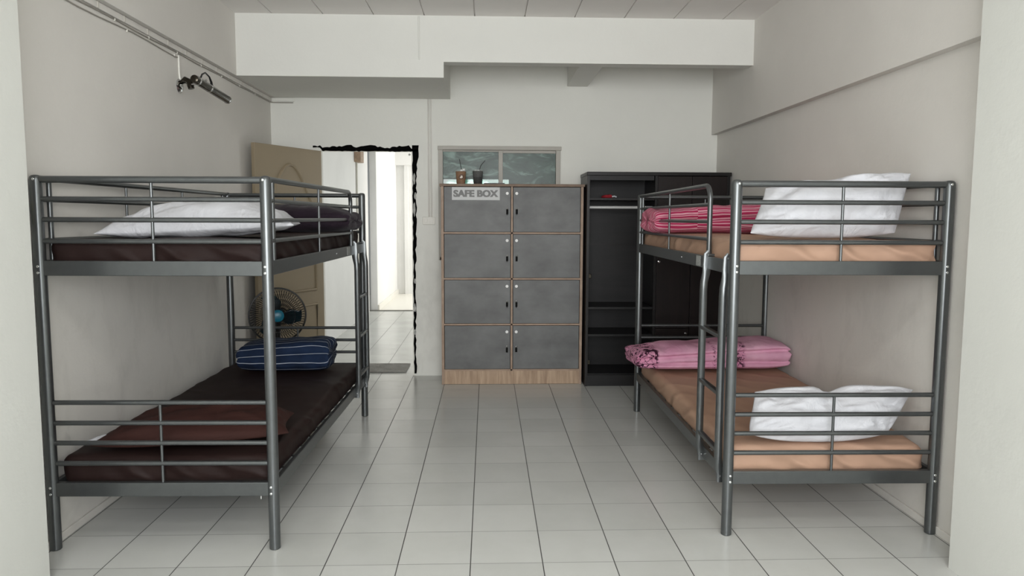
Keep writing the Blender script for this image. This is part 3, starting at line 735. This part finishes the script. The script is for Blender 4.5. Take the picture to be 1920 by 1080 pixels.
P_(MB().box(XM - 0.008, XM + 0.008, LY0 + 0.002, LY1 - 0.01, 0.118, LZ - 0.022), 'divider', oakh_m)
zz = [0.124, 0.519, 0.911, 1.300, 1.690]
for z in zz[:-1]: P_(MB().box(LX0 + 0.022, LX1 - 0.022, LY0 + 0.002, LY1 - 0.01, z - 0.007, z + 0.007), 'shelf', oakh_m)
for ci, (xa, xb) in enumerate(((LX0 + 0.0265, XM - 0.0125), (XM + 0.0125, LX1 - 0.0265))):
    for ri in range(4):
        za, zb = zz[ri] + 0.010, zz[ri + 1] - (0.011 if ri < 3 else 0.0045)
        d_o = P_(MB().box(xa, xb, LY0 + 0.001, LY0 + 0.017, za, zb, 0.0012), 'door', slate_m)
        xk = XM + (0.040 if ci else -0.040)
        zt = zb - 0.052; zk = zt - 0.128
        s_ = P_(MB().lathe([(0.0125, 0), (0.0125, 0.0015), (0.0005, 0.0018)], 20, (xk, LY0 + 0.001, zt), (0, -1, 0)), 'round_sticker', M('white_sticker', (238, 238, 236), 0.5).m if (ci == 0 and ri == 0) else bpy.data.materials['white_sticker'], d_o, 'white round sticker', True)
        lo = P_(MB().lathe([(0.008, 0), (0.008, 0.004), (0.006, 0.006), (0.0005, 0.0075)], 16, (xk, LY0 + 0.001, zk), (0, -1, 0)), 'lock', bolt_m, d_o, 'chrome lock', True)
        kb = MB().box(xk - 0.0012, xk + 0.0012, LY0 - 0.026, LY0 - 0.004, zk - 0.004, zk + 0.004)
        kb.box(xk - 0.0085, xk + 0.0085, LY0 - 0.020, LY0 - 0.015, zk - 0.044 - 0.004 * random.random(), zk - 0.006, 0.003)
        if (ci, ri) not in ((1, 2), (0, 0), (1, 0)): kb.box(xk - 0.002, xk + 0.002, LY0 - 0.019, LY0 - 0.016, zk - 0.056, zk - 0.036)
        kk = P_(kb, 'key', key_m, d_o, 'black headed key hanging in the lock')
# sign
sg = thing('sign', 'white SAFE BOX sign in grey capitals on the top left locker door', 'sign', (0.573, LY0, 1.630))
MB().box(-0.201, 0.201, -0.003, 0.0005, -0.054, 0.054, 0.0006).build('sign_board', M('sign_white', (196, 197, 197), 0.5).m, sg)
cu = bpy.data.curves.new('t', 'FONT'); cu.body = 'SAFE BOX'; cu.align_x = 'CENTER'; cu.align_y = 'CENTER'; cu.size = 0.083; cu.extrude = 0.0006; cu.offset = 0.0026; cu.space_character = 1.02
to = bpy.data.objects.new('t', cu); COL.objects.link(to); bpy.context.view_layer.update()
me = bpy.data.meshes.new_from_object(to.evaluated_get(bpy.context.evaluated_depsgraph_get())); bpy.data.objects.remove(to)
xs = [v_.co.x for v_ in me.vertices]; ys = [v_.co.y for v_ in me.vertices]
sx_ = 0.372 / (max(xs) - min(xs)); sy_ = 0.058 / (max(ys) - min(ys)); mx, my = (max(xs) + min(xs)) / 2, (max(ys) + min(ys)) / 2
VS = [v_.co.copy() for v_ in me.vertices]; FS = [tuple(p_.vertices) for p_ in me.polygons]; nm = MB()
for q_, dx_ in enumerate((-0.0030, -0.0015, 0, 0.0015, 0.0030)):
    nm.add([((c_.x - mx) * sx_ + dx_, -0.0038 - 0.00008 * q_ - c_.z * 0.5, (c_.y - my) * sy_ + 0.001 + (0.0007 if q_ % 2 else -0.0005)) for c_ in VS], FS)
me = bpy.data.meshes.new('lettering'); me.from_pydata(nm.v, [], nm.f)
me.materials.clear(); me.materials.append(M('sign_grey', (122, 122, 122), 0.6).m)
lo = bpy.data.objects.new('lettering', me); COL.objects.link(lo); lo.parent = sg

# drinks on the lockers ---------------------------------------------
clear_m = M('clear_cup_plastic', (235, 238, 236), 0.08, 0, 0.15); clear_m.b.inputs['Alpha'].default_value = 0.06; clear_m.b.inputs['Transmission Weight'].default_value = 0.0; clear_m.b.inputs['IOR'].default_value = 1.08; clear_m = clear_m.m
def cup(x, drink_rgb, label, full, seed):
    t = thing('iced_drink', label, 'drink', (x, 2.36, LZ), 0, 'takeaway iced drinks')
    MB().lathe([(0.001, 0), (0.036, 0), (0.0375, 0.004), (0.047, 0.118), (0.0495, 0.120), (0.0495, 0.123), (0.046, 0.123), (0.0455, 0.116), (0.036, 0.006), (0.001, 0.006)], 32).build('cup', clear_m, t, True)
    x_ = M('drink_%d' % seed, drink_rgb, 0.6, 0, 0.1); x_.mottle(0.2, 25)
    MB().lathe([(0.001, 0.0025), (0.0345, 0.0025), (0.0365, 0.008), (0.0445, full - 0.004), (0.043, full), (0.001, full)], 32).build('drink', x_.m, t, True)
    return t
t = cup(0.444, (128, 92, 62), 'iced milk coffee in a clear cup with round logo, straw upright', 0.108, 1)
MB().tube([(0.012, 0.0, 0.03), (0.004, 0, 0.13), (-0.012, 0.0, 0.212)], 0.0033, 10).build('straw', black_m, t, True)
ice = M('ice', (225, 228, 226), 0.15); ice.b.inputs['Transmission Weight'].default_value = 0.4
for q in ((0.024, -0.01, 0.122), (0.006, -0.018, 0.113), (0.018, 0.015, 0.118)):
    MB().box(q[0] - .014, q[0] + .014, q[1] - .013, q[1] + .013, q[2] - .013, q[2] + .013, 0.006).build('ice_cube', ice.m, t, True)
def on_cup(u_, z_, r=0.0455):  # wrap onto the front of the cup
    rr = 0.037 + (0.047 - 0.037) * z_ / 0.118 + 0.0008; a_ = u_ / rr - PI / 2 + 0.12
    return (rr * math.cos(a_), rr * math.sin(a_), z_)
def disc_on(mbx, cu_, cz, r0, r1, n_=24):
    A_ = [on_cup(cu_ + r0 * math.cos(2 * PI * k / n_), cz + r0 * math.sin(2 * PI * k / n_)) for k in range(n_)]
    B_ = [on_cup(cu_ + r1 * math.cos(2 * PI * k / n_), cz + r1 * math.sin(2 * PI * k / n_)) for k in range(n_)]
    mbx.add(A_ + B_, [(k, (k + 1) % n_, n_ + (k + 1) % n_, n_ + k) for k in range(n_)])
mb = MB(); disc_on(mb, 0, 0.06, 0.0155, 0.0205); lg = mb.build('logo_ring', M('logo_dark', (60, 36, 28), 0.5).m, t, True)
mb = MB(); pts = [(-.012, -.008), (-.004, -.011), (.008, -.009), (.013, -.003), (.010, .002), (.011, .008), (.004, .012), (-.003, .008), (-.005, .001), (-.011, -.002)]
mb.add([on_cup(a_, 0.06 + b_, 0) for a_, b_ in pts], [tuple(range(len(pts)))]); mb.build('logo_mark', M('logo_white', (225, 220, 210), 0.5).m, t)
t = cup(0.588, (14, 7, 7), 'iced black coffee in a clear cup with bent straw', 0.112, 2)
MB().tube([(0.006, 0, 0.03), (0.016, 0, 0.125), (0.024, 0, 0.155), (0.035, 0, 0.172), (0.062, 0.0, 0.200)], 0.0033, 10).build('straw', black_m, t, True)
for q in ((-0.018, -0.008, 0.112), (0.004, -0.02, 0.112)):
    MB().box(q[0] - .012, q[0] + .012, q[1] - .012, q[1] + .012, q[2] - .010, q[2] + .010, 0.005).build('ice_cube', ice.m, t, True)
t = thing('tablet', 'thin black tablet lying flat on top of the lockers right of the drinks', 'tablet', (0.728, 2.36, LZ))
MB().box(-0.088, 0.088, -0.065, 0.065, 0, 0.009, 0.003).build('body', black_m, t)
MB().box(-0.080, 0.080, -0.058, 0.058, 0.009, 0.0096).build('screen', M('screen_glass', (24, 24, 26), 0.08).m, t)

# ------------------------------------------------------------------ wardrobe
GX0, GX1, GY0, GY1, GZ = 1.500, 2.700, 2.170, 2.590, 1.812
wd = thing('wardrobe', 'black-brown wardrobe beside the lockers, left bay standing open without its door', 'wardrobe', ((GX0 + GX1) / 2, GY0, 0))
ox2 = (GX0 + GX1) / 2
def Q_(mb, name, mat, par=wd, lab=None, smooth=False):
    mb.v = [(x - ox2, y - GY0, z) for x, y, z in mb.v]
    o = mb.build(name, mat, par, smooth)
    if lab: o['label'] = lab
    return o
Q_(MB().box(GX0, GX0 + 0.022, GY0 + 0.004, GY1, 0, GZ - 0.03, 0.001), 'side_panel', dark_m)
Q_(MB().box(GX1 - 0.022, GX1, GY0 + 0.004, GY1, 0, GZ - 0.03, 0.001), 'side_panel', dark_m)
Q_(MB().box(GX0 - 0.004, GX1 + 0.010, GY0 - 0.006, GY1, GZ - 0.030, GZ, 0.004), 'top_panel', dark_m)
Q_(MB().box(GX0 + 0.022, 2.06, GY0 + 0.006, GY0 + 0.02, GZ - 0.068, GZ - 0.03), 'top_fascia', inner_m)
Q_(MB().box(GX0 + 0.02, GX1 - 0.02, GY1 - 0.012, GY1 - 0.004, 0.02, GZ - 0.03), 'back_panel', inner_m)
GM = 2.080
Q_(MB().box(GM - 0.010, GM + 0.012, GY0 + 0.006, GY1 - 0.012, 0.09, GZ - 0.03), 'divider', dark_m)
Q_(MB().box(GX0 + 0.022, GX1 - 0.022, GY0 + 0.010, GY0 + 0.028, 0, 0.095, 0.001), 'plinth', inner_m)
for z in (0.095, 0.435, 0.668, 1.588): Q_(MB().box(GX0 + 0.022, GM - 0.010, GY0 + 0.03, GY1 - 0.012, z - 0.009, z + 0.009, 0.001), 'shelf', inner_m)
Q_(MB().box(GX0 + 0.022, GM - 0.010, GY1 - 0.018, GY1 - 0.011, 1.190, 1.196), 'back_seam', dark_m)
Q_(MB().tube([(GX0 + 0.022, GY0 + 0.10, 1.520), (GM - 0.010, GY0 + 0.10, 1.520)], 0.0125, 16), 'hanging_rod', M('white_rod', (196, 197, 196), 0.3, 0.2).m, wd, 'white hanging rod', True)
for a_, b_ in ((GM + 0.014, GM + 0.30), (GM + 0.304, GX1 - 0.024)):
    if b_ > a_:
        d1 = Q_(MB().box(a_, b_, GY0 + 0.0, GY0 + 0.018, 0.50 if a_ < 2.2 else 0.10, GZ - 0.034, 0.001), 'door', brown_door_m)
        if a_ < 2.2: Q_(MB().lathe([(0.010, 0), (0.010, 0.004), (0.007, 0.012), (0.011, 0.020), (0.0005, 0.022)], 16, (a_ + 0.016, GY0, 1.068), (0, -1, 0)), 'door_knob', chrome_m, d1, None, True)
dr = Q_(MB().box(GM + 0.014, GM + 0.30, GY0, GY0 + 0.018, 0.10, 0.496, 0.001), 'drawer', brown_door_m)
Q_(MB().lathe([(0.010, 0), (0.010, 0.004), (0.006, 0.012), (0.010, 0.018), (0.0005, 0.020)], 16, (GM + 0.27, GY0, 0.455), (0, -1, 0)), 'drawer_knob', chrome_m, dr, None, True)
for z in (0.942, 0.205):
    hb = MB().box(GX0 + 0.022, GX0 + 0.030, GY0 + 0.012, GY0 + 0.060, z - 0.022, z + 0.022, 0.002); hb.box(GX0 + 0.022, GX0 + 0.044, GY0 + 0.004, GY0 + 0.018, z - 0.018, z + 0.018, 0.004)
    Q_(hb, 'hinge', lampm, wd, 'metal hinge left on the open bay')
t = thing('pouch', 'small red crumpled pouch on the top shelf inside the open wardrobe bay', 'pouch', (1.70, GY0 + 0.16, 1.599))
red_m = fabric('red_cloth', (150, 40, 48), 0.8, 20, 0.6)
mb = MB(); mb.lathe([(0.001, 0), (0.045, 0.001), (0.058, 0.010), (0.045, 0.022), (0.02, 0.028), (0.001, 0.029)], 20)
mb.v = [(x * (1 + .25 * noise.noise(Vector((x * 30, y * 30, 0)))), y * 0.6, z * (1 + .5 * noise.noise(Vector((x * 40, y * 40, 3))))) for x, y, z in mb.v]
mb.build('pouch_body', red_m, t, True)
MB().tube([(0.03, -0.03, 0.012), (0.05, -0.03, 0.016), (0.068, -0.02, 0.010)], 0.007, 10).build('pale_tie', white_case, t, True)

# ------------------------------------------------------------------ fan
teal_m = M('teal_plastic', (20, 105, 128), 0.35).m; tealc = M('teal_blade', (14, 52, 64), 0.3); tealc.b.inputs['Transmission Weight'].default_value = 0.55; tealc = tealc.m
fx, fy, fz = -0.905, 1.60, 0.693
fan = thing('electric_fan', 'black caged pedestal fan with teal hub and blades beyond the left bunk', 'fan', (fx, fy, 0))
ax = Vector((0.30, -0.95, 0.05)).normalized(); qr = Vector((0, 0, 1)).rotation_difference(ax)
C0 = Vector((0, 0, fz))
def fp(r, a, h): return C0 + qr @ Vector((r * math.cos(a), r * math.sin(a), h))
FR = 0.205
cage = MB(); ring = lambda r, h: [fp(r, 2 * PI * k / 48, h) for k in range(49)]
for r, h in ((FR, 0.0),): cage.tube(ring(r, h), 0.0055, 8, False)
cage.tube(ring(FR - .003, 0.012), 0.004, 8, False); cage.tube(ring(FR - .003, -0.012), 0.004, 8, False)
cage.build('cage_rim', black_m, fan, True)
fg = MB(); rg = MB()
for k in range(64):
    a_ = 2 * PI * k / 64; tw = 0.35
    fg.tube([fp(0.045, a_, 0.055), fp(0.10, a_ + tw * .4, 0.052), fp(0.16, a_ + tw * .8, 0.038), fp(0.19, a_ + tw, 0.02), fp(FR, a_ + tw, 0.0)], 0.0019, 4, False)
    rg.tube([fp(0.05, a_, -0.075), fp(0.14, a_, -0.07), fp(0.185, a_, -0.04), fp(FR, a_, 0.0)], 0.0019, 4, False)
fg.tube(ring(0.125, 0.048), 0.0015, 5, False)
fg.build('front_grille', black_m, fan, True); rg.build('rear_grille', black_m, fan, True)
hb = MB(); N_ = 24; prof = [(0.001, 0.066), (0.02, 0.065), (0.038, 0.061), (0.046, 0.054), (0.046, 0.050)]
hb.add([fp(r, 2 * PI * k / N_, h) for r, h in prof for k in range(N_)], [(i * N_ + k, i * N_ + (k + 1) % N_, (i + 1) * N_ + (k + 1) % N_, (i + 1) * N_ + k) for i in range(len(prof) - 1) for k in range(N_)])
hb.build('hub_cap', teal_m, fan, True)
for bI in range(3):
    bl = MB(); vs = []
    for i in range(9):
        r = 0.03 + 0.145 * i / 8; wdt = 0.35 + 0.55 * math.sin(PI * min(1, 0.25 + i / 9))
        for j in range(9):
            a_ = bI * 2 * PI / 3 + (j / 8 - .5) * wdt * 1.5 + 0.25 * i / 8
            vs.append(fp(r, a_, -0.012 + 0.03 * (j / 8 - .5)))
    bl.add(vs, [(i * 9 + j, i * 9 + j + 1, (i + 1) * 9 + j + 1, (i + 1) * 9 + j) for i in range(8) for j in range(8)])
    ob = bl.build('blade', tealc, fan, True); sm = ob.modifiers.new('s', 'SOLIDIFY'); sm.thickness = 0.0025
MB().lathe([(0.001, -0.19), (0.035, -0.185), (0.052, -0.15), (0.055, -0.08), (0.03, -0.07), (0.018, -0.02), (0.03, 0.0), (0.001, 0.002)], 24, tuple(C0), tuple(ax)).build('motor_housing', teal_m, fan, True)
bk = -ax * 0.12
MB().tube([C0 + bk + Vector((0, 0, -0.04)), C0 + bk + Vector((0, 0, -0.12)), Vector((bk.x, bk.y, 0.04))], 0.016, 16, rs=[0.03, 0.022, 0.016]).build('pole', black_m, fan, True)
MB().lathe([(0.15, 0), (0.155, 0.012), (0.14, 0.03), (0.05, 0.045), (0.025, 0.08), (0.001, 0.082)], 36, (bk.x, bk.y, 0)).build('base', teal_m, fan, True)

# little metal hook hanging under the lower left end beam
t = thing('metal_hook', 'tiny bright metal hook hanging under the left bunk lower end beam', 'hook', (-0.315, -0.72, 0.239))
MB().tube([(-0.022, 0, 0.0), (-0.018, 0, -0.006), (0.002, 0, -0.006), (0.006, 0, -0.010), (0.006, 0, -0.026)], 0.0028, 8).build('hook_wire', chrome_m, t, True)
